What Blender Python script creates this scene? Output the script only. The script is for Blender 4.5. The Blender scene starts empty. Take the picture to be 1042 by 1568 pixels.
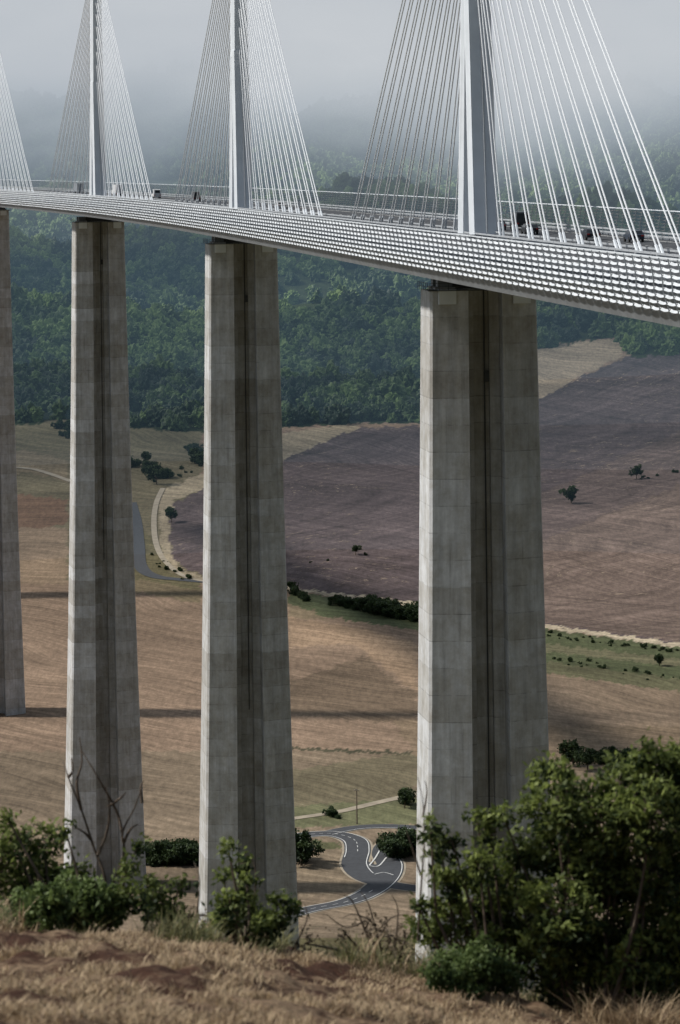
import bpy, math, numpy as np
from mathutils import Vector, Matrix, noise as mnoise
rng=np.random.default_rng(7)
F=6000.0; CX=521.0; HY=243.0; ROLL=0.0105
scene=bpy.context.scene
COL=scene.collection

# ------------------------------------------------------------------ materials
def nmat(name):
    m=bpy.data.materials.new(name); m.use_nodes=True
    nt=m.node_tree; b=nt.nodes['Principled BSDF']; return m,nt,b
def N(nt,t,**k):
    n=nt.nodes.new(t)
    for a,v in k.items():
        setattr(n,a,v)
    return n
def L(nt,a,b): nt.links.new(a,b)
def math_(nt,op,a,b=None,clamp=False):
    n=nt.nodes.new('ShaderNodeMath'); n.operation=op; n.use_clamp=clamp
    for i,v in enumerate((a,b)):
        if v is None: continue
        if isinstance(v,(int,float)): n.inputs[i].default_value=v
        else: nt.links.new(v,n.inputs[i])
    return n.outputs[0]
def mixc(nt,bt,f,a,b):
    n=nt.nodes.new('ShaderNodeMix'); n.data_type='RGBA'; n.blend_type=bt
    for idx,v in ((0,f),(6,a),(7,b)):
        if isinstance(v,(int,float)): n.inputs[idx].default_value=v
        elif isinstance(v,tuple): n.inputs[idx].default_value=(*v,1)
        else: nt.links.new(v,n.inputs[idx])
    return n.outputs[2]
def noise_(nt,vec,scale,detail=4,rough=.55,mapscale=None,rot=None):
    if rot:
        mp=nt.nodes.new('ShaderNodeMapping'); mp.inputs['Rotation'].default_value=rot
        nt.links.new(vec,mp.inputs[0]); vec=mp.outputs[0]
    if mapscale is not None:
        mp=nt.nodes.new('ShaderNodeMapping'); mp.inputs['Scale'].default_value=mapscale
        nt.links.new(vec,mp.inputs[0]); vec=mp.outputs[0]
    n=nt.nodes.new('ShaderNodeTexNoise'); n.inputs['Scale'].default_value=scale
    n.inputs['Detail'].default_value=detail; n.inputs['Roughness'].default_value=rough
    nt.links.new(vec,n.inputs['Vector']); return n.outputs[0]
def mrange(nt,v,a,b,c,d):
    n=nt.nodes.new('ShaderNodeMapRange'); nt.links.new(v,n.inputs[0])
    for i,x in enumerate((a,b,c,d)): n.inputs[i+1].default_value=x
    return n.outputs[0]
def simple(name,col,rough=.6,metal=0,var=.15,scale=3):
    m,nt,b=nmat(name)
    tc=N(nt,'ShaderNodeTexCoord')
    n=noise_(nt,tc.outputs['Object'],scale)
    f=mrange(nt,n,.3,.7,1-var,1+var)
    c=mixc(nt,'MULTIPLY',1.0,tuple(col),f)
    L(nt,c,b.inputs['Base Color']); b.inputs['Roughness'].default_value=rough; b.inputs['Metallic'].default_value=metal
    return m
def concrete():
    m,nt,b=nmat('pier_concrete')
    tc=N(nt,'ShaderNodeTexCoord'); o=tc.outputs['Object']
    sp=N(nt,'ShaderNodeSeparateXYZ'); L(nt,o,sp.inputs[0])
    zz=math_(nt,'DIVIDE',sp.outputs[2],4.0); fl=math_(nt,'FLOOR',zz); fr=math_(nt,'FRACT',zz)
    side=math_(nt,'GREATER_THAN',sp.outputs[0],0.0)
    cb=N(nt,'ShaderNodeCombineXYZ'); L(nt,side,cb.inputs[0]); L(nt,fl,cb.inputs[2])
    oi=N(nt,'ShaderNodeObjectInfo'); L(nt,oi.outputs['Random'],cb.inputs[1])
    w=N(nt,'ShaderNodeTexWhiteNoise'); L(nt,cb.outputs[0],w.inputs['Vector'])
    cb2=N(nt,'ShaderNodeCombineXYZ'); L(nt,oi.outputs['Random'],cb2.inputs[1]); L(nt,fl,cb2.inputs[2])
    w2=N(nt,'ShaderNodeTexWhiteNoise'); L(nt,cb2.outputs[0],w2.inputs['Vector'])
    f=math_(nt,'ADD',mrange(nt,w.outputs[0],0,1,.84,1.1),mrange(nt,w2.outputs[0],0,1,-.06,.06))
    jn=noise_(nt,o,.6,3)
    line=math_(nt,'MAXIMUM',mrange(nt,fr,.015,.05,.6,1.0),mrange(nt,jn,.35,.6,.62,1.0))
    st=noise_(nt,o,1.0,7,.65,(.9,.9,.08)); stf=mrange(nt,st,.32,.68,.78,1.14)
    sk=noise_(nt,o,.28,8,.74); skf=mrange(nt,sk,.3,.7,.68,1.22)
    dr=noise_(nt,o,1.0,4,.6,(1.8,1.8,.07)); drf=mrange(nt,dr,.58,.74,1.0,.76)
    f=math_(nt,'MULTIPLY',math_(nt,'MULTIPLY',f,line),math_(nt,'MULTIPLY',math_(nt,'MULTIPLY',stf,skf),drf))
    wm=math_(nt,'ADD',mrange(nt,sk,.35,.65,-.1,.9),mrange(nt,w.outputs[0],0,1,-.2,.5),True)
    c=mixc(nt,'MIX',wm,(.50,.475,.43),(.48,.485,.49))
    c=mixc(nt,'MULTIPLY',1.0,c,f)
    L(nt,c,b.inputs['Base Color']); b.inputs['Roughness'].default_value=.85
    return m
def foliage(name,dark,light,attr=True,transl=.25):
    m,nt,b=nmat(name)
    out=nt.nodes['Material Output']
    if attr:
        a=N(nt,'ShaderNodeAttribute',attribute_name='Col'); fac=a.outputs['Fac']
    else:
        oi=N(nt,'ShaderNodeObjectInfo'); g=N(nt,'ShaderNodeNewGeometry')
        n=noise_(nt,g.outputs['Position'],.011,4); n2=noise_(nt,g.outputs['Position'],.5,3)
        rr=math_(nt,'MULTIPLY',math_(nt,'POWER',oi.outputs['Random'],1.6),.8)
        fac=math_(nt,'ADD',rr,math_(nt,'ADD',mrange(nt,n,.38,.62,-.3,.55),mrange(nt,n2,.3,.7,-.3,.3)),True)
    c=mixc(nt,'MIX',fac,dark,light)
    L(nt,c,b.inputs['Base Color']); b.inputs['Roughness'].default_value=.6
    b.inputs['Specular IOR Level'].default_value=.25
    if transl>0:
        t=N(nt,'ShaderNodeBsdfTranslucent'); L(nt,c,t.inputs[0])
        mx=N(nt,'ShaderNodeMixShader'); mx.inputs[0].default_value=transl
        L(nt,b.outputs[0],mx.inputs[1]); L(nt,t.outputs[0],mx.inputs[2]); L(nt,mx.outputs[0],out.inputs[0])
    return m
M_conc=concrete()
M_white=simple('white_steel_paint',(.70,.735,.77),.4,var=.06,scale=.4)
M_cable=simple('cable_sheath',(.70,.72,.74),.45,var=.03)
M_slat=simple('windscreen_slat',(.66,.69,.72),.35,var=.12,scale=.5)
M_post=simple('grey_steel',(.38,.40,.42),.5,var=.1)
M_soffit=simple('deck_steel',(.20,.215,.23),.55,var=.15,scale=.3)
M_dark=simple('dark_steel',(.05,.055,.06),.5)
M_asph=simple('asphalt',(.045,.048,.054),.9,var=.2,scale=.6)
M_mark=simple('road_paint',(.62,.62,.60),.7,var=.15)
M_dirt=simple('dirt_track',(.32,.27,.2),.95,var=.2,scale=.2)
M_bark=simple('bark',(.09,.065,.045),.9,var=.3,scale=20)
M_wood=simple('pole_wood',(.14,.11,.08),.9,var=.2)
M_glass=simple('car_glass',(.02,.025,.03),.1,var=.05)
M_tyre=simple('tyre_rubber',(.02,.02,.02),.9)
M_red=simple('tail_light',(.4,.01,.01),.3)
M_leaf=foliage('oak_leaves',(.026,.044,.015),(.27,.32,.085),transl=.42)
M_leafg=foliage('broom_leaves',(.045,.075,.022),(.19,.25,.08),transl=.35)
M_forest=foliage('forest_foliage',(.012,.028,.015),(.135,.20,.055),attr=False,transl=0)
M_tree=foliage('tree_leaves',(.014,.028,.012),(.075,.115,.035),transl=.15)
M_grass=foliage('dry_grass_blades',(.14,.085,.05),(.58,.44,.27))
M_ggrass=foliage('green_grass_blades',(.06,.07,.025),(.26,.24,.10))

# ------------------------------------------------------------------ mesh builder
class MB:
    def __init__(s): s.v=[]; s.f=[]; s.m=[]; s.mats=[]
    def mi(s,mat):
        if mat not in s.mats: s.mats.append(mat)
        return s.mats.index(mat)
    def add(s,vs,fs,mat):
        o=len(s.v); s.v+= [tuple(p) for p in vs]; k=s.mi(mat)
        for f in fs: s.f.append(tuple(i+o for i in f)); s.m.append(k)
    def box(s,c,d,mat):
        x,y,z=c; a,b,e=d[0]/2,d[1]/2,d[2]/2
        vs=[(x+i*a,y+j*b,z+k*e) for i in(-1,1) for j in(-1,1) for k in(-1,1)]
        s.add(vs,[(0,1,3,2),(4,6,7,5),(0,4,5,1),(2,3,7,6),(0,2,6,4),(1,5,7,3)],mat)
    def loft(s,rings,mat,cap=True):
        n=len(rings[0]); vs=[p for r in rings for p in r]; fs=[]
        for i in range(len(rings)-1):
            for j in range(n):
                fs.append((i*n+j,i*n+(j+1)%n,(i+1)*n+(j+1)%n,(i+1)*n+j))
        if cap: fs.append(tuple(range(n-1,-1,-1))); fs.append(tuple((len(rings)-1)*n+j for j in range(n)))
        s.add(vs,fs,mat)
    def tube(s,pts,rad,mat,n=6):
        rings=[]
        for i,p in enumerate(pts):
            p=Vector(p); a=Vector(pts[max(i-1,0)]); b=Vector(pts[min(i+1,len(pts)-1)])
            t=(b-a).normalized(); u=t.orthogonal().normalized() if abs(t.z)>.95 else t.cross(Vector((0,0,1))).normalized(); w=t.cross(u)
            r=rad[i] if hasattr(rad,'__len__') else rad
            rings.append([tuple(p+u*(r*math.cos(2*math.pi*k/n))+w*(r*math.sin(2*math.pi*k/n))) for k in range(n)])
        s.loft(rings,mat)
    def obj(s,name,parent=None,smooth=False,loc=None,rotz=0):
        me=bpy.data.meshes.new(name); me.from_pydata(s.v,[],s.f)
        for m in s.mats: me.materials.append(m)
        me.polygons.foreach_set('material_index',s.m)
        if smooth: me.polygons.foreach_set('use_smooth',[True]*len(s.f))
        o=bpy.data.objects.new(name,me); COL.objects.link(o)
        if parent: o.parent=parent
        if loc is not None: o.location=loc
        o.rotation_euler=(0,0,rotz); return o
def empty(name,loc=(0,0,0)):
    o=bpy.data.objects.new(name,None); COL.objects.link(o); o.location=loc; return o

# ------------------------------------------------------------------ terrain
KD=[-60,0,25,40,44,100,300,588,927,1120,1230,1320,1450,1610,1963,2400,2800,3300,3800,4300,6000]
KZ=[8,-1.7,-5.5,-8.0,-9.1,-27,-78,-128,-192,-226,-236.5,-236,-233,-226,-212,-185,-150,-60,60,190,420]
def sst(a,b,x): t=np.clip((x-a)/(b-a),0,1); return t*t*(3-2*t)
def H(x,d):
    x=np.asarray(x,float); d=np.asarray(d,float)
    b=sum(np.interp(d*k,KD,KZ) for k in(.97,.985,1,1.015,1.03))/5
    wn=1-sst(60,130,d)
    b=b+wn*(-.18*np.clip(x+1.2,0,8)-.05*np.clip(x,-12,12))
    b=b+wn*(.05*np.sin(x*1.3+d*.5)+.04*np.sin(x*3.3-d*1.3+1)+.03*np.sin(x*6.1+d*2.9)+.02*np.sin(x*9.3-d*4.1)+.02*np.sin(x*15+d*6)*np.sin(d*4.7-x*3))
    b=b+sst(1500,2500,d)*4*np.sin(x/95+d/260)
    w=sst(2650,3300,d)
    b=b+w*(20*np.sin(x/72+1.3)*np.cos(d/170+x/300)+9*np.sin(x/31+d/75))
    return b
def proj(x,d,z):
    ox=F*x/d; oy=-F*z/d
    return CX+ox+ROLL*oy, HY+oy-ROLL*ox
def ray(px,py):
    dx=px-CX; dy=py-HY
    return dx-ROLL*dy, dy+ROLL*dx
_dd=np.linspace(1150,4300,12000)
def back(px,py):
    ox,oy=ray(px,py); x=ox/F*_dd; z=-oy/F*_dd
    f=H(x,_dd)-z; i=int(np.argmax(f>0)); d=_dd[i]; x=ox/F*d
    return float(x),float(d),float(H(x,d))
def P(px,py,d):
    ox,oy=ray(px,py); return np.array([ox/F*d,d,-oy/F*d])
def inpoly(px,py,poly):
    r=np.zeros(px.shape,bool); n=len(poly)
    for i in range(n):
        x1,y1=poly[i]; x2,y2=poly[(i+1)%n]
        c=((y1>py)!=(y2>py))&(px<(x2-x1)*(py-y1)/((y2-y1) if y2!=y1 else 1e-9)+x1)
        r^=c
    return r
FB=[(-3000,655),(0,645),(40,652),(100,640),(200,655),(310,662),(430,655),(540,648),(640,648),(700,605),(820,533),(950,515),(965,548),(1042,540),(1400,530),(4000,520)]
fbx=[p[0] for p in FB]; fby=[p[1] for p in FB]
dr=np.concatenate([np.linspace(-12,18,12),np.linspace(18.3,46,200),np.linspace(47,100,30),np.linspace(104,1150,110),np.linspace(1153,2450,520),np.linspace(2456,3000,110),np.linspace(3010,6000,110)])
uc=np.concatenate([np.linspace(-.9,-.12,26),np.linspace(-.115,.115,400),np.linspace(.12,.9,26)])
Dg,Ug=np.meshgrid(dr,uc,indexing='ij')
Xg=Ug*(Dg+22)
Zg=H(Xg,Dg)
dsafe=np.maximum(Dg,5)
PX,PY=proj(Xg,dsafe,Zg)
JX=PX+3*np.sin(PY*.23+PX*.05)+2*np.sin(PX*.31)+rng.normal(0,1.2,PX.shape); JY=PY+1.2*np.sin(PX*.17+1)+.8*np.sin(PX*.41+PY*.2)+rng.normal(0,.8,PX.shape)
C=np.zeros(Xg.shape+(4,)); C[...,:3]=(.25,.176,.122); C[...,3]=0
def zone(poly,col,msk=0,cond=True):
    q=inpoly(JX,JY,poly)&(Dg>1150)&cond; C[q,:3]=col; C[q,3]=msk
BIG=4000
zone([(-BIG,1160),(310,1150),(640,1150),(BIG,1150),(BIG,2500),(-BIG,2500)],(.215,.163,.112))
zone([(440,1180),(640,1150),(640,1222),(440,1240)],(.17,.143,.09))
zone([(440,1144),(640,1152),(640,1156),(440,1148)],(.07,.065,.04))
zone([(-BIG,600),(310,600),(310,890),(200,905),(110,890),(-BIG,880)],(.16,.134,.082))
zone([(-BIG,640),(310,655),(310,690),(-BIG,680)],(.165,.14,.082))
zone([(-BIG,680),(40,690),(105,705),(105,740),(60,725),(-BIG,715)],(.23,.18,.115))
zone([(-BIG,757),(30,757),(105,765),(105,800),(60,812),(-BIG,808)],(.18,.11,.07))
zone([(-BIG,812),(105,808),(105,895),(-BIG,880)],(.25,.18,.12))
zone([(200,800),(240,830),(262,880),(310,890),(310,905),(200,885)],(.14,.12,.065))
zone([(200,885),(310,905),(310,925),(200,905)],(.18,.14,.085))
zone([(440,945),(540,960),(640,985),(640,1062),(600,1030),(540,985),(440,992)],(.31,.215,.14))
zone([(440,1045),(560,1005),(600,1040),(640,1062),(640,1110),(440,1095)],(.18,.13,.088))
zone([(830,1035),(BIG,1100),(BIG,1300),(830,1130)],(.26,.19,.13))
zone([(600,1100),(700,1110),(BIG,1140),(BIG,1180),(640,1160)],(.22,.16,.105))
pur=[(262,775),(310,748),(430,700),(530,656),(640,652),(820,612),(955,547),(1042,540),(BIG,520),(BIG,1150),(1042,985),(830,955),(640,922),(440,900),(310,882),(268,860),(258,830)]
zone(pur,(.108,.082,.080),1)
zone([(640,960),(700,850),(820,830),(1042,740),(BIG,700),(BIG,1150),(1042,983),(830,953),(640,922)],(.165,.12,.098),1)
zone([(640,800),(820,760),(1042,660),(BIG,600),(BIG,700),(1042,742),(820,832),(700,852)],(.133,.098,.087),1)
zone([(243,752),(300,730),(440,688),(520,655),(545,652),(530,660),(440,702),(312,748),(272,765),(258,795),(258,835),(272,866),(312,886),(312,892),(262,874),(248,840)],(.33,.27,.185))
zone([(430,664),(520,650),(560,652),(432,698)],(.30,.24,.16))
zone([(815,534),(955,516),(957,541),(818,614)],(.33,.26,.18))
zone([(440,899),(640,922),(830,955),(1042,985),(BIG,1300),(BIG,1306),(1042,992),(830,961),(640,928),(440,904)],(.46,.38,.27))
zone([(440,906),(640,928),(830,962),(1042,992),(BIG,1300),(BIG,1400),(1042,1060),(830,1030),(640,965),(500,945),(440,930)],(.10,.112,.055))
zone([(830,985),(1042,1010),(BIG,1330),(BIG,1345),(1042,1022),(830,996)],(.18,.165,.095))
zone([(830,1012),(1042,1040),(BIG,1370),(BIG,1400),(1042,1060),(830,1030)],(.145,.137,.075))
zone([(440,925),(480,935),(500,950),(440,945)],(.21,.16,.1))
zone([(440,1235),(640,1222),(900,1210),(900,1262),(640,1262),(440,1268)],(.13,.13,.07))
zone([(455,1295),(530,1300),(545,1330),(540,1365),(455,1375)],(.26,.2,.135))
zone([(455,1285),(520,1290),(520,1300),(455,1300)],(.12,.12,.06))
q=(JY<np.interp(JX,fbx,fby))&(Dg>1150); C[q,:3]=(.03,.042,.018); C[q,3]=0
C[(Dg>3600)]=(.03,.042,.018,0)
q=(Dg<=1150); C[q]=(.13,.11,.055,0)
q=(Dg<=60); C[q]=(.15,.085,.05,.0)
nr,nc=Xg.shape
V=np.stack([Xg,Dg,Zg],-1).reshape(-1,3)
idx=np.arange(nr*nc).reshape(nr,nc)
Fq=np.stack([idx[:-1,:-1],idx[:-1,1:],idx[1:,1:],idx[1:,:-1]],-1).reshape(-1,4)
def npmesh(name,V,Fq,mats,col=None,smooth=False):
    me=bpy.data.meshes.new(name)
    k=Fq.shape[1]; me.vertices.add(len(V)); me.vertices.foreach_set('co',np.ascontiguousarray(V,dtype=np.float32).ravel())
    me.loops.add(Fq.size); me.loops.foreach_set('vertex_index',Fq.astype(np.int32).ravel())
    me.polygons.add(len(Fq)); me.polygons.foreach_set('loop_start',np.arange(0,Fq.size,k,dtype=np.int32))
    me.update(calc_edges=True)
    for m in mats: me.materials.append(m)
    if smooth: me.polygons.foreach_set('use_smooth',np.ones(len(Fq),bool))
    if col is not None:
        a=me.color_attributes.new('Col','FLOAT_COLOR','POINT'); a.data.foreach_set('color',np.ascontiguousarray(col,dtype=np.float32).ravel())
    me.validate(); return me
def terrain_mat():
    m,nt,b=nmat('valley_ground')
    g=N(nt,'ShaderNodeNewGeometry'); p=g.outputs['Position']
    a=N(nt,'ShaderNodeAttribute',attribute_name='Col')
    sp=N(nt,'ShaderNodeSeparateXYZ'); L(nt,p,sp.inputs[0])
    wn=N(nt,'ShaderNodeTexNoise'); wn.inputs['Scale'].default_value=.004; L(nt,p,wn.inputs['Vector'])
    ws=N(nt,'ShaderNodeVectorMath',operation='SCALE'); L(nt,wn.outputs['Color'],ws.inputs[0]); ws.inputs['Scale'].default_value=160
    wa=N(nt,'ShaderNodeVectorMath',operation='ADD'); L(nt,p,wa.inputs[0]); L(nt,ws.outputs[0],wa.inputs[1]); pw=wa.outputs[0]
    R1=(0,0,math.radians(42)); R2=(0,0,math.radians(-62))
    s1=noise_(nt,pw,1.0,5,.6,(.010,.10,.0),R1); s2=noise_(nt,pw,1.0,4,.6,(.03,.38,0),R1)
    s3=noise_(nt,p,.012,5); s4=noise_(nt,p,1.0,6,.78,(.45,.10,0))
    f=math_(nt,'MULTIPLY',mrange(nt,s1,.3,.7,.74,1.24),mrange(nt,s2,.3,.7,.72,1.26))
    f=math_(nt,'MULTIPLY',f,mrange(nt,s3,.3,.7,.70,1.22))
    f=math_(nt,'MULTIPLY',f,mrange(nt,s4,.3,.7,.64,1.36))
    c=mixc(nt,'MULTIPLY',1.0,a.outputs['Color'],f)
    fu=noise_(nt,pw,1.0,3,.6,(.012,.13,0),R2)
    fuf=mrange(nt,fu,.35,.65,.76,1.2)
    c=mixc(nt,'MIX',a.outputs['Alpha'],c,mixc(nt,'MULTIPLY',1.0,c,fuf))
    d1=noise_(nt,pw,1.0,5,.8,(.10,.26,0),R2); d2=noise_(nt,p,.016,4)
    th=math_(nt,'MULTIPLY',mrange(nt,d1,.57,.65,0,1),mrange(nt,d2,.42,.60,.06,1.0))
    th=math_(nt,'MULTIPLY',th,a.outputs['Alpha'],True)
    c=mixc(nt,'MIX',th,c,(.34,.26,.19))
    near=mrange(nt,sp.outputs[1],60,90,1,0)
    n1=noise_(nt,p,3.0,8,.72); n2=noise_(nt,p,1.0,5,.6,(.8,.42,1)); n3=noise_(nt,p,14,4,.7)
    mixf=math_(nt,'ADD',mrange(nt,n1,.46,.56,0,1),mrange(nt,n2,.42,.58,-.65,.5),True)
    nc_=mixc(nt,'MIX',mixf,(.085,.042,.027),(.31,.215,.135))
    nc_=mixc(nt,'MULTIPLY',1.0,nc_,mrange(nt,n3,.35,.65,.65,1.35))
    c=mixc(nt,'MIX',near,c,nc_)
    L(nt,c,b.inputs['Base Color']); b.inputs['Roughness'].default_value=.95; b.inputs['Specular IOR Level'].default_value=.1
    bp=N(nt,'ShaderNodeBump'); bp.inputs['Strength'].default_value=1.0; bp.inputs['Distance'].default_value=.2
    L(nt,n1,bp.inputs['Height']); L(nt,bp.outputs[0],b.inputs['Normal'])
    return m
me=npmesh('ground',V,Fq,[terrain_mat()],C.reshape(-1,4),True)
COL.objects.link(bpy.data.objects.new('ground',me))

# ------------------------------------------------------------------ ribbons (roads)
def smoothpts(pts,n=10):
    pts=[np.array(p) for p in pts]; out=[]
    for i in range(len(pts)-1):
        p0=pts[max(i-1,0)];p1=pts[i];p2=pts[i+1];p3=pts[min(i+2,len(pts)-1)]
        for k in range(n):
            t=k/n; out.append(.5*((2*p1)+(-p0+p2)*t+(2*p0-5*p1+4*p2-p3)*t*t+(-p0+3*p1-3*p2+p3)*t**3))
    out.append(pts[-1]); return out
def ribbon(mb,photo,wid,mat,off,side=0,dash=None,step=12,tr=None):
    w=[back(*p)[:2] for p in photo]; w=smoothpts(w,step); n=len(w)
    if tr: w=w[tr[0]:tr[1]]; n=len(w)
    vs=[];fs=[]
    for i in range(n):
        a=w[max(i-1,0)];b=w[min(i+1,n-1)]; t=(b-a)/max(np.linalg.norm(b-a),1e-6); nn=np.array([t[1],-t[0]])
        c=w[i]+nn*side
        for k in (-1,-.33,.33,1):
            q=c+nn*k*wid/2; vs.append((q[0],q[1],float(H(q[0],q[1]))+off))
        if i>0 and (dash is None or (i//dash)%2==0):
            o=(i-1)*4
            for k in range(3): fs.append((o+k,o+k+1,o+5+k,o+4+k))
    mb.add(vs,fs,mat)
rd=MB()
rA=[(440,1283),(480,1278),(515,1278),(543,1287),(548,1303),(544,1325),(560,1343),(592,1354),(645,1362),(720,1370)]
rB=[(440,1402),(480,1392),(530,1382),(568,1366),(592,1345),(598,1325),(590,1308),(600,1292),(640,1282),(720,1276)]
rC=[(500,1277),(545,1268),(600,1266),(660,1270)]
for r,wd,o in((rA,10.5,.06),(rB,10.5,.08),(rC,8.4,.07)): ribbon(rd,r,wd,M_dirt,o)
ribbon(rd,rA,9,M_asph,.12); ribbon(rd,rB,9,M_asph,.15); ribbon(rd,rC,7,M_asph,.18)
jp=[back(*p) for p in [(546,1330),(560,1318),(575,1325),(592,1318),(604,1330),(600,1350),(575,1362),(556,1348)]]
rd.add([(a,b,c+.21) for a,b,c in jp],[tuple(range(8))],M_asph)
ribbon(rd,rA,.32,M_mark,.26,side=-3.9,tr=(0,70)); ribbon(rd,rA,.32,M_mark,.26,side=3.9,tr=(0,55))
ribbon(rd,rB,.3,M_mark,.26,side=3.9); ribbon(rd,rB,.3,M_mark,.26,side=-3.9,tr=(0,38))
ribbon(rd,rA,.25,M_mark,.26,side=0,dash=2,tr=(0,52)); ribbon(rd,rB,.25,M_mark,.26,side=0,dash=2,tr=(0,40))
ribbon(rd,rC,.3,M_mark,.26,side=2.9)
ribbon(rd,[(566,1326),(574,1316),(582,1303)],.5,M_mark,.28)
ribbon(rd,[(566,1327),(580,1327),(592,1314)],.5,M_mark,.30)
ribbon(rd,[(574,1340),(588,1337),(603,1341)],.4,M_mark,.28)
ribbon(rd,[(200,770),(208,800),(212,835),(216,868),(238,883),(280,888),(340,893)],7,M_asph,.2)
rd.obj('road')
tr=MB()
ribbon(tr,[(430,1257),(455,1253),(520,1243),(580,1229),(640,1216),(740,1200)],4.5,M_dirt,.15)
ribbon(tr,[(-60,712),(35,717),(70,724),(110,738)],4,M_dirt,.3)
ribbon(tr,[(250,748),(240,770),(236,800),(240,835),(255,862),(285,884),(330,893)],3.0,M_dirt,.3)
tr.obj('dirt_path')

# ------------------------------------------------------------------ viaduct geometry
kn=np.array([(250,64.5),(588,20.6),(927,-23.6),(1277,-79),(1612,-145),(1950,-222)])
pf=np.polyfit((kn[:,0]-1000)/1000,kn[:,1],4); pd_=np.polyder(pf)
def cx(d): return float(np.polyval(pf,(d-1000)/1000))
def cs(d): return float(np.polyval(pd_,(d-1000)/1000))/1000
BANK=.06; Z0=-12.15
def DP(d,u,h):
    s=cs(d); l=math.sqrt(1+s*s)
    return (cx(d)+u/l, d-u*s/l, Z0+BANK*u+h)
stat=[150.0]
while stat[-1]<2150: stat.append(stat[-1]+4.2/math.sqrt(1+cs(stat[-1])**2))
via=empty('cable_stayed_viaduct')
dk=MB()
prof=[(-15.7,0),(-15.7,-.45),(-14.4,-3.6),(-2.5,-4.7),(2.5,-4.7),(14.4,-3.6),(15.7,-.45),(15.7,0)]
def strip(mb,us,mat,st,closed=False):
    n=len(us); vs=[];fs=[]
    for d in st:
        for u,h in us: vs.append(DP(d,u,h))
    for i in range(len(st)-1):
        for j in range(n if closed else n-1):
            a=i*n+j; b=i*n+(j+1)%n; fs.append((a,b,b+n,a+n))
    mb.add(vs,fs,mat)
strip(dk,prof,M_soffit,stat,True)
strip(dk,[(-14.2,.03),(14.2,.03)],M_asph,stat)
for u in(-12.8,-5.2,-1.9,1.9,5.2,12.8):
    if abs(u)==5.2:
        for i in range(0,len(stat)-1,3): strip(dk,[(u+3.0*(1 if u>0 else -1)-.1,.05),(u+3.0*(1 if u>0 else -1)+.1,.05)],M_mark,stat[i:i+2])
    else: strip(dk,[(u-.12,.05),(u+.12,.05)],M_mark,stat)
dk.obj('deck',via)
gr=MB()
for u in(-14.0,-1.5,1.5,14.0):
    for h in(.45,.95): strip(gr,[(u-.05,h-.12),(u+.05,h-.12),(u+.05,h+.12),(u-.05,h+.12)],M_post,stat,True)
    for d in stat:
        a=DP(d,u,0); gr.box((a[0],a[1],a[2]+.5),(.14,.14,1.1),M_post)
gr.obj('guard_rails',via)
sc=MB()
def side_u(h): 
    return 16.05+(.35*(h/3.0)**2 if h>0 else h*.30)
for sg in(-1,1):
    hs=[2.9,2.25,1.6,.95,.3,-.4,-1.1,-1.8] if sg<0 else [3.3,2.85,2.4,1.95,1.5,1.05,.6]
    for i in range(len(stat)-1):
        d0,d1=stat[i],stat[i+1]
        for h in hs:
            u=sg*side_u(h); pts=[]
            hh=.125 if sg<0 else .06
            for k in range(5):
                t=.04+.92*k/4; d=d0+(d1-d0)*t; sag=-.11*math.sin(math.pi*k/4)
                pts.append(DP(d,u-sg*.05,h+hh+sag)); pts.append(DP(d,u+sg*.12,h-hh+sag))
            sc.add(pts,[(2*k,2*k+1,2*k+3,2*k+2) for k in range(4)],M_slat)
        pp=[DP(d0,sg*(side_u(h)-(-.14 if sg<0 else .1)),h) for h in((3.3,2,1,0,-1.2,-2.3) if sg<0 else (3.6,1.6,0))]
        sc.tube(pp,.085 if sg<0 else .07,M_post,4)
    for h in ((3.3,) if sg<0 else (3.6,)):
        u=sg*side_u(h); strip(sc,[(u-.07,h-.05),(u+.07,h-.05),(u+.07,h+.08),(u-.07,h+.08)],M_white,stat,True)
sc.obj('wind_screens',via)

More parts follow.
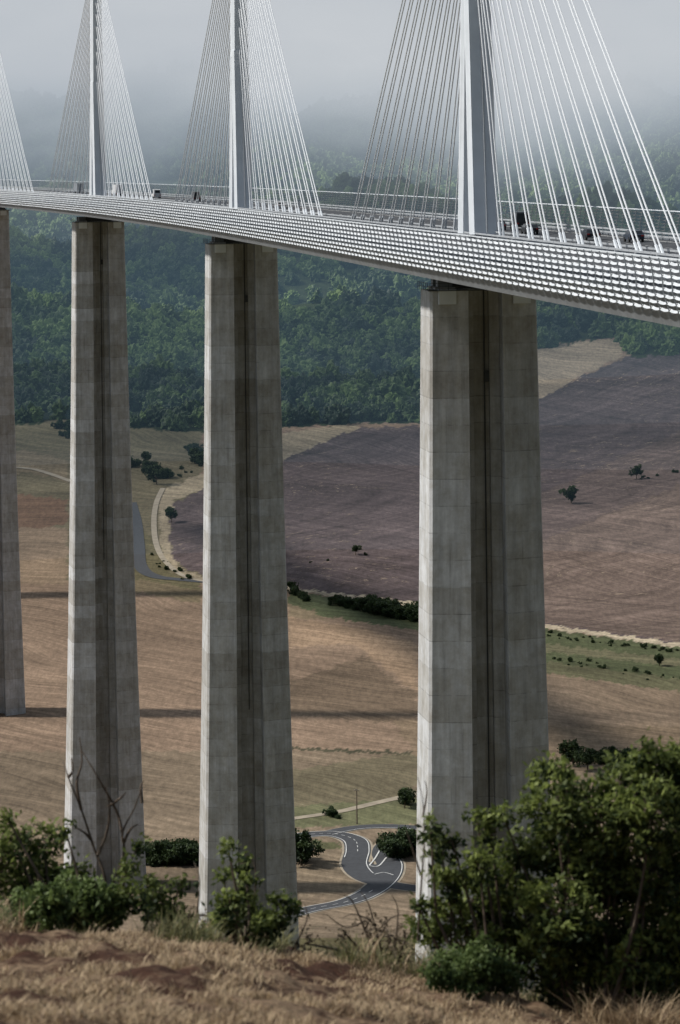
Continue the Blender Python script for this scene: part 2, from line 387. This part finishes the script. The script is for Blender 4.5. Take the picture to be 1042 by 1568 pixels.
piers=[588,927,1277,1612,1940]
PR=[(-8.3,4.6),(-8.3,-4.6),(-7.9,-5.0),(-2.6,-6.2),(-2.6,-2.6),(-1.2,-2.0),(-1.2,-1.0),(1.2,-1.0),(1.2,-2.0),(2.6,-2.6),(2.6,-6.2),(8.1,-4.0),(8.3,-3.6),(8.3,4.0),(2.6,6.2),(2.6,2.6),(-2.6,2.6),(-2.6,6.2)]
TOPZ=-19.8
for pi,d in enumerate(piers):
    s=cs(d); x=cx(d); rot=math.atan(-s)
    gz=float(H(x,d))-8
    mb=MB(); rings=[]; hgt=TOPZ-gz; nn=int(hgt/6)+1
    for k in range(nn+1):
        h=hgt*k/nn; w=(8.2+.0125*h+4.5e-5*h*h)/8.4; wv=1+.0035*h
        rings.append([(u*w,v*wv,-h) for u,v in PR])
    mb.loft(rings[::-1],M_conc)
    mb.obj('pier_shaft',via,loc=(x,d,TOPZ),rotz=rot)
    t=MB()
    for u in(-5.6,5.6):
        t.box((u,-5.3,-.9),(2.6,1.4,2.2),M_white)
        for v in(-2.4,2.4): 
            t.box((u,v,.9+u*.03),(2.2,2.0,2.4+u*.06),M_soffit); t.box((u,v,.25),(3.0,2.7,.5),M_conc)
    t.box((0,0,1.3),(8.6,4.4,2.6),M_dark)
    t.box((0,-2.9,.12),(16.9,.9,.2),M_post)
    for k in range(13):
        t.box((-8.3+k*16.6/12,-6.2,.6),(.07,.07,1.2),M_dark)
    for h in(.6,1.15): t.box((0,-6.2,h),(16.7,.06,.06),M_dark)
    t.box((0,-5.1,.06),(17.0,2.4,.12),M_dark)
    for k in range(6): t.box((-8.5,-5.2+k*2,.6),(.07,.07,1.2),M_dark)
    for h in(.6,1.15): t.box((-8.5,-.3,h),(.06,10.2,.06),M_dark)
    t.tube([(.5,-1.5,0),(.5,-1.8,-60),(.5,-2.1,-min(hgt,110))],.12,M_dark,5)
    t.box((1.0,-1.6,-13),(1.0,.7,1.6),M_dark)
    t.obj('pier_head',via,loc=(x,d,TOPZ),rotz=rot)
    p=MB()
    def hexs(hu,hv,cu,cv,t0,h):
        return [(-hu,t0+hv-cv,h),(-hu,t0-hv+cv,h),(-hu+cu,t0-hv,h),(hu-cu,t0-hv,h),(hu,t0-hv+cv,h),(hu,t0+hv-cv,h),(hu-cu,t0+hv,h),(-hu+cu,t0+hv,h)]
    for sg in(-1,1):
        p.loft([hexs(2.15,1.6,.5,1.2,sg*5.6,-.2),hexs(1.95,1.15,.45,.8,sg*1.3,38)],M_white)
    p.loft([hexs(1.95,2.35,.6,1.1,0,36.5),hexs(1.95,2.35,.6,1.1,0,40),hexs(1.5,1.7,.5,.7,0,87)],M_white)
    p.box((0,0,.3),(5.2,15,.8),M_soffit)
    p.tube([(.2,-7.35,1),(.2,-2.6,37)],.09,M_post,5)
    p.obj('pylon',via,loc=(x,d,Z0),rotz=rot)
    c=MB()
    for sg in(-1,1):
        for i in range(11):
            tt=22+12.5*i; dd=d+sg*tt/math.sqrt(1+s*s)
            hh=43+i*3.7
            for du in(-.24,.24):
                a=Vector(DP(dd,du,.4)); b=Vector((x,d,Z0+hh))+Vector((du*.9,0,0))
                c.tube([a,b],.11,M_cable,6)
                e=a+(b-a).normalized()*2.6
                c.tube([a,e],.2,M_white,6)
            a=DP(dd,0,.3); c.box(a,(1.3,1.3,.6),M_post)
    c.obj('stay_cables',via,smooth=False)

# ------------------------------------------------------------------ vehicles
def car(name,d,u,col,scale=1.0,van=False):
    e=empty(name); pm=simple(name+'_paint',col,.3,var=.04)
    b=MB(); W=.88
    if van: pr=[(-2.4,.35),(-2.45,1.0),(-2.4,2.1),(-2.2,2.25),(1.0,2.25),(1.5,1.9),(1.9,1.15),(2.4,.95),(2.5,.4)]
    else: pr=[(-2.15,.35),(-2.2,.9),(-1.95,1.0),(-1.45,1.42),(.35,1.45),(1.05,.98),(1.95,.82),(2.15,.6),(2.15,.35)]
    b.loft([[(-(W-(.14 if z>1.05 else 0)),y,z) for y,z in pr],[((W-(.14 if z>1.05 else 0)),y,z) for y,z in pr]],pm)
    b.obj('body',e)
    g=MB()
    if van: g.add([(-.6,-2.47,1.35),(.6,-2.47,1.35),(.6,-2.44,2.0),(-.6,-2.44,2.0)],[(0,1,2,3)],M_glass)
    else: g.add([(-.66,-1.93,1.05),(.66,-1.93,1.05),(.6,-1.5,1.41),(-.6,-1.5,1.41)],[(0,1,2,3)],M_glass)
    for sgn in(-1,1):
        xx=sgn*.89; xt=sgn*.76
        if van: g.add([(xx,.3,1.3),(xx,1.55,1.3),(xt,1.2,2.0),(xt,.3,2.0)],[(0,1,2,3)],M_glass)
        else:
            g.add([(sgn*.885,-1.6,1.02),(sgn*.885,-.35,1.02),(xt,-.35,1.38),(xt,-1.3,1.38)],[(0,1,2,3)],M_glass)
            g.add([(sgn*.885,-.25,1.02),(sgn*.885,.85,1.02),(xt,.3,1.38),(xt,-.25,1.38)],[(0,1,2,3)],M_glass)
    g.add([(-.7,1.0,1.05),(.7,1.0,1.05),(.62,.42,1.43),(-.62,.42,1.43)] if not van else [(-.7,1.92,1.2),(.7,1.92,1.2),(.62,1.53,1.88),(-.62,1.53,1.88)],[(0,1,2,3)],M_glass)
    g.obj('windows',e)
    w=MB()
    for sx in(-1,1):
        for yy in(-1.35,1.35):
            w.tube([(sx*.7,yy,.33),(sx*.92,yy,.33)],.33,M_tyre,14)
    w.obj('wheels',e)
    l=MB()
    for sx in(-1,1): l.box((sx*.65,-2.22 if not van else -2.46,.8),(.3,.08,.16),M_red)
    l.box((0,-2.2 if not van else -2.46,.5),(.5,.05,.12),M_mark)
    l.obj('tail_lights',e)
    e.location=DP(d,u,.06); e.rotation_euler=(0,0,math.atan(-cs(d))); e.scale=(scale,)*3
    return e
def truck(name,d,u,col):
    e=empty(name); pm=simple(name+'_paint',col,.4,var=.05); b=MB()
    b.box((0,-2.2,2.4),(2.5,9.0,2.9),pm); b.box((0,-2.2,.8),(2.3,9.0,.25),M_dark); b.obj('cargo_box',e)
    c=MB(); pr=[(2.6,.6),(2.6,3.2),(4.2,3.2),(4.8,2.0),(4.9,.6)]
    c.loft([[(-1.2,y,z) for y,z in pr],[(1.2,y,z) for y,z in pr]],pm)
    c.add([(-1.05,4.26,3.1),(1.05,4.26,3.1),(1.05,4.8,2.1),(-1.05,4.8,2.1)],[(0,1,2,3)],M_glass)
    for s in(-1,1): c.add([(s*1.21,3.1,2.0),(s*1.21,4.4,2.0),(s*1.21,4.1,2.9),(s*1.21,3.1,2.9)],[(0,1,2,3)],M_glass)
    c.obj('cab',e)
    w=MB()
    for sx in(-1,1):
        for yy in(-5.6,-4.4,-.8,3.6): w.tube([(sx*.85,yy,.5),(sx*1.22,yy,.5)],.5,M_tyre,14)
    w.obj('wheels',e); l=MB()
    for s in(-1,1): l.box((s*1.0,-6.74,.95),(.3,.06,.2),M_red)
    l.obj('tail_lights',e)
    e.location=DP(d,u,.06); e.rotation_euler=(0,0,math.atan(-cs(d))); return e
def dfor(px,u):
    for d in np.arange(300,2100,1.0):
        q=DP(d,u,1); X=proj(q[0],q[1],q[2])[0]
        if X<px: return float(d)
    return 2000.
for px,u,c_,v in [(905,8,(.02,.022,.028),0),(972,10,(.03,.04,.06),0),(812,7.5,(.02,.02,.022),0),(763,8,(.03,.03,.035),0),(797,11,(.025,.03,.035),1),(430,8,(.5,.5,.5),0),(300,8,(.03,.03,.03),1),(240,9,(.6,.6,.6),1)]:
    if v: car('van',dfor(px,u),u,c_,1.25,True)
    else: car('car',dfor(px,u),u,c_,1.1)
truck('truck',dfor(180,8),8,(.7,.7,.7)); truck('truck',dfor(120,8),8,(.3,.32,.35))

# ------------------------------------------------------------------ utility pole
x,d,z=back(547,1262); up=MB()
up.tube([(0,0,-.5),(0,0,6),(0,0,12.5)],[.26,.22,.17],M_wood,8); up.box((0,-.2,11.8),(1.8,.14,.16),M_wood)
for k in(-.8,0,.8): up.tube([(k,-.2,11.85),(k,-.2,12.25)],.07,M_post,6)
up.obj('utility_pole',loc=(x,d,z))

# ------------------------------------------------------------------ instancing helper
def scatter(name,pts,scl,templates):
    me=bpy.data.meshes.new(name); me.from_pydata([tuple(p) for p in pts],[],[])
    a=me.attributes.new('scl','FLOAT','POINT'); a.data.foreach_set('value',np.asarray(scl,dtype=np.float32))
    o=bpy.data.objects.new(name,me); COL.objects.link(o)
    col=bpy.data.collections.new(name+'_parts')
    for t in templates: col.objects.link(t)
    ng=bpy.data.node_groups.new(name+'_gn','GeometryNodeTree')
    ng.interface.new_socket('Geometry',in_out='INPUT',socket_type='NodeSocketGeometry')
    ng.interface.new_socket('Geometry',in_out='OUTPUT',socket_type='NodeSocketGeometry')
    gi=ng.nodes.new('NodeGroupInput'); go=ng.nodes.new('NodeGroupOutput')
    ci=ng.nodes.new('GeometryNodeCollectionInfo'); ci.inputs[0].default_value=col; ci.inputs[1].default_value=True; ci.inputs[2].default_value=True
    ip=ng.nodes.new('GeometryNodeInstanceOnPoints'); ip.inputs['Pick Instance'].default_value=True
    na=ng.nodes.new('GeometryNodeInputNamedAttribute'); na.data_type='FLOAT'; na.inputs['Name'].default_value='scl'
    rv=ng.nodes.new('FunctionNodeRandomValue'); rv.data_type='FLOAT_VECTOR'; rv.inputs[0].default_value=(0,0,0); rv.inputs[1].default_value=(0,0,6.283)
    ng.links.new(gi.outputs[0],ip.inputs['Points']); ng.links.new(ci.outputs[0],ip.inputs['Instance'])
    ng.links.new(na.outputs[0],ip.inputs['Scale']); ng.links.new(rv.outputs[0],ip.inputs['Rotation'])
    ng.links.new(ip.outputs[0],go.inputs[0])
    md=o.modifiers.new('instances','NODES'); md.node_group=ng
    return o
import bmesh
def crown(seed):
    bm=bmesh.new(); bmesh.ops.create_icosphere(bm,subdivisions=4,radius=1)
    off=Vector((seed*7.3,seed*3.1,0))
    for v in bm.verts:
        p=v.co.copy(); r=1+.5*mnoise.noise(p*1.6+off)+.36*mnoise.noise(p*3.6+off)+.26*mnoise.noise(p*8+off)
        v.co=p*r; v.co.z=v.co.z*1.15+.6
    me=bpy.data.meshes.new('crown'); bm.to_mesh(me); bm.free(); me.materials.append(M_forest)
    return bpy.data.objects.new('crown',me)
crowns=[crown(i) for i in range(6)]
n=19000
dd=np.sqrt(rng.uniform(1900**2,3950**2,n)); uu=rng.uniform(-.16,.16,n); xx=uu*dd
zz=H(xx,dd); px,py=proj(xx,dd,zz)
bl=np.interp(px,fbx,fby)+rng.normal(0,2,n)
gap=(np.sin(xx*.021+dd*.006)+np.sin(xx*.009-dd*.013+1)+rng.normal(0,.4,n))>-1.5
keep=(py<bl-2)&gap
xx,dd,zz=xx[keep],dd[keep],zz[keep]
scatter('forest',np.stack([xx,dd,zz-1],-1),rng.uniform(2.8,7.4,len(xx))*np.where(rng.random(len(xx))<.08,1.35,1),crowns)

def leafgeo(cen,ln,wd,rg,upbias=.5):
    n=len(cen); a=rg.normal(size=(n,3)); a/=np.linalg.norm(a,axis=1)[:,None]
    nn=rg.normal(size=(n,3)); nn[:,2]=np.abs(nn[:,2])+upbias; b=np.cross(a,nn); b/=np.linalg.norm(b,axis=1)[:,None]+1e-9
    l=(ln*rg.uniform(.6,1.3,n))[:,None]; w=(wd*rg.uniform(.7,1.2,n))[:,None]
    V=np.stack([cen-a*l,cen-b*w,cen+a*l,cen+b*w],1).reshape(-1,3)
    return V,np.arange(4*n).reshape(n,4)
def leafcrown(seed):
    rg=np.random.default_rng(seed); pts=[];fac=[]
    lob=[(rg.normal(0,.38),rg.normal(0,.38),rg.uniform(.3,1.25),rg.uniform(.35,.55)) for k in range(8)]
    for (x,y,z,r) in lob:
        for k in range(16):
            v=rg.normal(size=3); v/=np.linalg.norm(v); c=np.array([x,y,z])+v*r*rg.uniform(.6,1.05)
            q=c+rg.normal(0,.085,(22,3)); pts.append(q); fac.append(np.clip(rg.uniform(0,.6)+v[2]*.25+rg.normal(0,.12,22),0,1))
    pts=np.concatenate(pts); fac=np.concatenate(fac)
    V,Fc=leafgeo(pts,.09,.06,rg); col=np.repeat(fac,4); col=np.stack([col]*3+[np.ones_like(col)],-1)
    return npmesh('leaves',V,Fc,[M_tree],col),lob
hp=[];hs_=[]
def hedge(a,b,n,spread,sz):
    for k in range(n):
        t=rng.random(); q=(a[0]+(b[0]-a[0])*t+rng.normal(0,spread),a[1]+(b[1]-a[1])*t+rng.normal(0,spread*.35))
        x,d,z=back(*q); hp.append((x,d,z-.3)); hs_.append(sz*rng.uniform(.4,1.3))
hedge((440,905),(480,925),14,4,2.2); hedge((505,925),(560,932),28,5,2.6); hedge((560,935),(640,950),60,5,3.8); hedge((640,935),(680,960),14,4,4)
hedge((835,972),(1042,998),45,6,.9); hedge((850,1010),(1042,1040),24,8,1.1)
hedge((205,705),(255,735),22,8,3.2); hedge((290,690),(312,715),12,4,4.4); hedge((85,655),(110,662),6,5,3.2); hedge((95,665),(108,680),3,4,3)
hedge((215,850),(300,895),12,10,1.3)
hedge((860,1160),(1010,1180),22,8,3.6)
hedge((225,735),(305,722),12,8,1.6)
hedge((975,735),(1035,722),8,4,1.3);hedge((455,865),(560,850),4,6,1.0)
hedge((225,1322),(312,1322),44,5,3.8); hedge((600,1312),(650,1300),20,7,4.4); hedge((456,1315),(470,1322),5,3,4.0); hedge((508,1250),(522,1252),5,3,1.8); hedge((615,1232),(625,1232),3,2,3)
hedge((650,1360),(720,1330),20,10,4.4)
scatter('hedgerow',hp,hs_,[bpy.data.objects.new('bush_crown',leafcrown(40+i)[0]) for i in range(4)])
def tree(px,py,hm,seed):
    x,d,z=back(px,py); e=empty('oak_tree',(x,d,z)); me,lob=leafcrown(seed); s=hm/2.2
    o=bpy.data.objects.new('leaves',me); COL.objects.link(o); o.parent=e; o.location=(0,0,hm*.2); o.scale=(s,s,s)
    w=MB(); w.tube([(0,0,-.3),(0,0,hm*.2),(.1,0,hm*.45)],[hm*.035,hm*.026,hm*.016],M_bark,7)
    for (a,b,c,r) in lob: w.tube([(0,0,hm*.25),(a*s*.5,b*s*.5,hm*.2+c*s*.6),(a*s,b*s,hm*.2+c*s)],[hm*.014,hm*.01,hm*.005],M_bark,4)
    w.obj('trunk',e)
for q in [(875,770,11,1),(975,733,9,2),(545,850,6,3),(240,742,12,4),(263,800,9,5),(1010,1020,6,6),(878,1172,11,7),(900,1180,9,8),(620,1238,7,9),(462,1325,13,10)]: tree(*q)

# ------------------------------------------------------------------ foreground shrubs
def shrub(name,lobes,d0,base,mat,dens=40,per=30,leaf=.032,clr=.085,thick=1.0,stems=5,seed=1,bright=1.0):
    rg=np.random.default_rng(seed); e=empty(name); s=F/d0; cen=[];fac=[];wood=MB()
    bx,by=base; B=[]
    for k in range(stems):
        q=P(bx+rg.normal(0,12),by,d0+rg.normal(0,.2)); q[2]=float(H(q[0],q[1]))-.05; B.append(q)
    for (lx,ly,r) in lobes:
        dl=d0+rg.normal(0,.25)*thick; c=P(lx,ly,dl); R=r/s
        st=B[int(np.argmin([abs(q[0]-c[0])+rg.uniform(0,.2) for q in B]))]
        if abs(st[0]-c[0])>.8: 
            st=np.array([c[0]+.3*(st[0]-c[0]),c[1],0]); st[2]=float(H(st[0],st[1]))-.05
        m=(st+c)/2+rg.normal(0,.08,3)
        wood.tube([st,m,c],[.024,.016,.009],M_bark,5)
        nc=max(4,int(r*r/dens))
        for k in range(nc):
            v=rg.normal(size=3); v/=np.linalg.norm(v); v*=np.array([1,1.1*thick,1])
            rr=R*(rg.uniform(.35,1.0)**.6)*rg.uniform(.85,1.3); cc=c+v*rr
            if k%2==0: wood.tube([c+v*rr*.15,c+v*rr*.6+rg.normal(0,.02,3),cc],[.009,.006,.003],M_bark,3)
            m_=int(per*rg.uniform(.4,1.5)); pts=cc+rg.normal(0,clr*rg.uniform(.55,1.1),(m_,3))*np.array([1,1,.75])
            t=rg.uniform(.0,.65)*bright+ .25*v[2]-.15*v[0]  # sunlight painted into leaf tone: lighter at the top and on the left
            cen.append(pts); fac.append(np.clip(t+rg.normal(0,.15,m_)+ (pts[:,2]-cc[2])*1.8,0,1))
    cen=np.concatenate(cen); fac=np.concatenate(fac)
    gz=H(cen[:,0],cen[:,1]); ok=cen[:,2]>gz+.03; cen=cen[ok]; fac=fac[ok]
    V,Fc=leafgeo(cen,leaf,leaf*.52,rg)
    col=np.repeat(fac,4); col=np.stack([col,col,col,np.ones_like(col)],-1)
    o=bpy.data.objects.new('leaves',npmesh('leaves',V,Fc,[mat],col)); COL.objects.link(o); o.parent=e
    wood.obj('branches',e); return e
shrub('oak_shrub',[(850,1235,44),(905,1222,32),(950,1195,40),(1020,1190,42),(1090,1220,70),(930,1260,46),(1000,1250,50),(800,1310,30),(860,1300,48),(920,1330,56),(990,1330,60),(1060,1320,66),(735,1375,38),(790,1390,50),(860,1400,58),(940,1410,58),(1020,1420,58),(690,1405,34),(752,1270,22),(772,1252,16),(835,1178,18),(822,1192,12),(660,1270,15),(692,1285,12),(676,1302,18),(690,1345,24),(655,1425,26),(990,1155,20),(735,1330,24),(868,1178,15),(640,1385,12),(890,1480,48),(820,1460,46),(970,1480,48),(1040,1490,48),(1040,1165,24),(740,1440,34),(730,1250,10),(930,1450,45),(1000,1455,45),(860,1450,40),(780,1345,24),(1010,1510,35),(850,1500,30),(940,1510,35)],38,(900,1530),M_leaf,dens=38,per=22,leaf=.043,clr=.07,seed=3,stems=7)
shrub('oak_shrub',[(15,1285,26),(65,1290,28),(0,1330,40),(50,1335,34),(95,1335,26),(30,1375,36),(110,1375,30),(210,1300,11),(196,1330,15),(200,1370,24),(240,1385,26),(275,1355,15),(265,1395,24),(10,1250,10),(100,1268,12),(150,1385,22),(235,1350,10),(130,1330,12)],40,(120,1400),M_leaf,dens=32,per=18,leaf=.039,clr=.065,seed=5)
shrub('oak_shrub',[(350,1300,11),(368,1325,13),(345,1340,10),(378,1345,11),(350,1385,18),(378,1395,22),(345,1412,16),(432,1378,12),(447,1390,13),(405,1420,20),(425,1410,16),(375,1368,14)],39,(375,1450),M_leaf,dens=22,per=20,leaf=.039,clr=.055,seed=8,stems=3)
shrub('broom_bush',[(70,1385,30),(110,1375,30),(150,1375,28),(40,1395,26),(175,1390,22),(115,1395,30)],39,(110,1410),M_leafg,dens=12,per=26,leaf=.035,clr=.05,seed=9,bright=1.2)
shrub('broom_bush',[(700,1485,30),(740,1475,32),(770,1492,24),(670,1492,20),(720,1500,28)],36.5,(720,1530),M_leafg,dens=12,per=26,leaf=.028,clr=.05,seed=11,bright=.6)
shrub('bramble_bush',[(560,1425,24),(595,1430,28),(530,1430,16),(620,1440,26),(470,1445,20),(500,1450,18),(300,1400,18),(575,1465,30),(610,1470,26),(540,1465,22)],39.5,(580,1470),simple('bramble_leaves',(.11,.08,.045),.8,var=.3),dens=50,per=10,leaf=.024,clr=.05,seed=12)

def twigs(name,polys,d,r0=.014):
    mb=MB()
    for pl in polys:
        pts=[P(a,b,d+.05*i*math.sin(a)) for i,(a,b) in enumerate(pl)]
        pts=smoothpts(pts,4); n=len(pts)
        mb.tube(pts,[r0*(1-.75*i/(n-1)) for i in range(n)],M_bark,5)
    return mb.obj(name)
twigs('bare_sapling',[[(168,1400),(160,1340),(145,1300),(125,1240),(105,1190),(97,1165)],[(125,1240),(118,1200),(126,1165),(122,1128)],[(165,1370),(190,1310),(188,1275),(205,1240),(218,1205)],[(188,1275),(178,1240),(150,1190),(126,1150)],[(190,1290),(200,1270),(212,1262)],[(150,1310),(165,1270),(168,1235),(162,1205)],[(105,1190),(112,1180),(110,1160)],[(165,1235),(185,1222),(193,1213)],[(218,1230),(216,1205),(221,1195)],[(140,1285),(130,1275),(118,1268)]],40,.020)
twigs('bare_sapling',[[(640,1440),(645,1360),(650,1290),(648,1230),(640,1190)],[(648,1250),(654,1215),(651,1195)],[(645,1340),(632,1300),(622,1270)]],38,.012)
twigs('bare_sapling',[[(590,1490),(575,1420),(545,1400),(525,1405)],[(575,1420),(565,1385),(553,1365)],[(600,1490),(610,1400),(600,1370)],[(560,1410),(530,1420),(500,1400)],[(440,1470),(470,1410),(465,1380)],[(300,1420),(306,1350),(297,1320)],[(385,1440),(392,1340),(384,1310)],[(565,1440),(540,1380),(520,1370)],[(575,1430),(600,1405),(625,1400)],[(560,1450),(590,1440),(612,1455)]],39.5,.012)

# ------------------------------------------------------------------ grass
def tuft(seed,mat,nb=16,h=.2,spread=.06,w=.005):
    rg=np.random.default_rng(seed); V=[];Fc=[];cl=[]
    for k in range(nb):
        b=np.array([rg.normal(0,spread),rg.normal(0,spread),-.02]); a=rg.uniform(0,6.28); le=rg.uniform(.3,1.4)*h; hh=h*rg.uniform(.25,1.1)
        dv=np.array([math.cos(a),math.sin(a),0]); sd=np.array([-dv[1],dv[0],0])*w
        m=b+dv*le*.3+np.array([0,0,hh*.6]); t=b+dv*le+np.array([0,0,hh]); o=len(V)
        V+=[b-sd,b+sd,m+sd*.8,m-sd*.8,t+sd*.15,t-sd*.15]; Fc+=[(o,o+1,o+2,o+3),(o+3,o+2,o+4,o+5)]
        c=rg.random(); cl+=[c]*6
    cl=np.array(cl); me=npmesh('tuft',np.array(V),np.array(Fc),[mat],np.stack([cl,cl,cl,np.ones_like(cl)],-1))
    return bpy.data.objects.new('tuft',me)
n=40000
d=rng.uniform(20,45,n); x=rng.uniform(-.12,.12,n)*d
pat=np.array([mnoise.noise(Vector((a*1.2,b*.6,0)))*1.9+mnoise.noise(Vector((a*4.0,b*2.0,5)))*1.3 for a,b in zip(x,d)])+rng.normal(0,.10,n)
k=pat>.28; x,d=x[k],d[k]
scatter('dry_grass',np.stack([x,d,H(x,d)],-1),rng.uniform(.4,1.4,len(x)),[tuft(i,M_grass,nb=20,h=.07,spread=.07) for i in range(6)])
n=1700
d=rng.uniform(38,42,n); x=rng.uniform(-.11,.11,n)*d
k=(np.sin(x*3.1)+np.sin(x*7+1)+rng.normal(0,.5,n))>.2; x,d=x[k],d[k]
scatter('tall_weeds',np.stack([x,d,H(x,d)],-1),rng.uniform(.5,1.7,len(x)),[tuft(50+i,M_ggrass,nb=22,h=.2,spread=.05,w=.004) for i in range(5)]+[tuft(70,M_grass,nb=22,h=.22)])
d=rng.uniform(36.5,38.5,160); x=P(1010,1500,37.5)[0]+rng.normal(0,.28,160)
scatter('dry_weeds',np.stack([x,d,H(x,d)],-1),rng.uniform(1.0,1.7,160),[tuft(80+i,M_grass,nb=30,h=.3,spread=.05,w=.004) for i in range(3)])

# ------------------------------------------------------------------ low cloud bank on the hills and painted distance haze
def cloud_haze_mat(z0,z1,a0,amax):
    m,nt,b=nmat('glowing_mist_haze'); nt.nodes.remove(b); out=nt.nodes['Material Output']
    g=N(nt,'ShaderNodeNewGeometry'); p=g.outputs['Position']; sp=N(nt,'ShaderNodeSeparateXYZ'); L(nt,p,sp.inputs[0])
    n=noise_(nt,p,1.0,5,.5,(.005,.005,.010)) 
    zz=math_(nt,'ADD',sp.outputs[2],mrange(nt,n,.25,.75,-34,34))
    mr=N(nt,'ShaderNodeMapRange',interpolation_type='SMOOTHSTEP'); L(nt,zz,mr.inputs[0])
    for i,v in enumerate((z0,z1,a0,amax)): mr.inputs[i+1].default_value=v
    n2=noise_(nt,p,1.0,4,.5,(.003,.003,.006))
    e=N(nt,'ShaderNodeEmission')  # sheets glow: cloud brightness and blue distance haze are put into the emission
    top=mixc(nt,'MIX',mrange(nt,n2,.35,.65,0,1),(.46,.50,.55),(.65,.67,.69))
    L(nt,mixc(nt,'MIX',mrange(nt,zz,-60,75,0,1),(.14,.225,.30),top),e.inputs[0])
    t=N(nt,'ShaderNodeBsdfTransparent'); mx=N(nt,'ShaderNodeMixShader')
    L(nt,mr.outputs[0],mx.inputs[0]); L(nt,t.outputs[0],mx.inputs[1]); L(nt,e.outputs[0],mx.inputs[2]); L(nt,mx.outputs[0],out.inputs[0])
    return m
cl=empty('cloud_haze_bank')
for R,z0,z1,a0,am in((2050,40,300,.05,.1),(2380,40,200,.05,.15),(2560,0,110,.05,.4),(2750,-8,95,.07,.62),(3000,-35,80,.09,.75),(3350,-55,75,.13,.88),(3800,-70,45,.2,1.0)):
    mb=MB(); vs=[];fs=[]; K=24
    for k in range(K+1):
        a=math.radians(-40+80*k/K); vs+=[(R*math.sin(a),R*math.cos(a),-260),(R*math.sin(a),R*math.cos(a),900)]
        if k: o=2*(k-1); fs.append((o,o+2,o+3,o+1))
    mb.add(vs,fs,cloud_haze_mat(z0,z1,a0,am)); o=mb.obj('mist_haze_layer',cl)

# ------------------------------------------------------------------ light and sky
el=math.radians(43); az=math.atan2(-1.0,.10)
v=Vector((math.sin(az)*math.cos(el),math.cos(az)*math.cos(el),math.sin(el)))
sl=bpy.data.lights.new('sun','SUN'); sl.energy=4.3; sl.angle=math.radians(4.0); sl.color=(1,.96,.90)
so=bpy.data.objects.new('sun',sl); COL.objects.link(so); so.rotation_euler=v.to_track_quat('Z','Y').to_euler(); so.location=(0,0,200)
w=bpy.data.worlds.new('World'); scene.world=w; w.use_nodes=True; nt=w.node_tree
bg=nt.nodes['Background']; sk=nt.nodes.new('ShaderNodeTexSky'); sk.sky_type='NISHITA'; sk.sun_disc=False; sk.sun_elevation=el; sk.sun_rotation=az
bg.inputs[1].default_value=.06; nt.links.new(sk.outputs[0],bg.inputs[0])
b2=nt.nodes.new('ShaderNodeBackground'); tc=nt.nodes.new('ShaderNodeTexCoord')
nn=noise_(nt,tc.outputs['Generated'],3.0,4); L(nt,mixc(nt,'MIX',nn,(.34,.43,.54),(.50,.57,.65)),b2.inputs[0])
# sky gradient added to shade pier fronts: brighter left and overhead, dimmer right and behind
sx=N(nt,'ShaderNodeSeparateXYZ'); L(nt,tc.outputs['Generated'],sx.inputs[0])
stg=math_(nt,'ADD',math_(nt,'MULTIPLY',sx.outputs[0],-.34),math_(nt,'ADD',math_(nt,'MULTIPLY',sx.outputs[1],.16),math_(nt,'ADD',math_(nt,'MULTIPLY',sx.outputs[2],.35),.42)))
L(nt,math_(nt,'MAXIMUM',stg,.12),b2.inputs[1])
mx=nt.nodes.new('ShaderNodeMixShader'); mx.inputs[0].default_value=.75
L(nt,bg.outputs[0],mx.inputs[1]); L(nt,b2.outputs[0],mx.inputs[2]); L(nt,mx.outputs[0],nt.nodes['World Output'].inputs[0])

# ------------------------------------------------------------------ camera
cd=bpy.data.cameras.new('camera'); co=bpy.data.objects.new('camera',cd); COL.objects.link(co)
cd.sensor_fit='VERTICAL'; cd.sensor_height=36; cd.lens=36*F/1568; cd.shift_y=-(784-HY)/1568; cd.shift_x=0
cd.clip_start=.5; cd.clip_end=20000
cd.dof.use_dof=True; cd.dof.focus_distance=800; cd.dof.aperture_fstop=5.6
co.matrix_world=Matrix.Rotation(math.radians(90),4,'X')@Matrix.Rotation(-ROLL,4,'Z')
scene.camera=co
scene.view_settings.view_transform='Standard'; scene.view_settings.look='None'; scene.view_settings.exposure=0
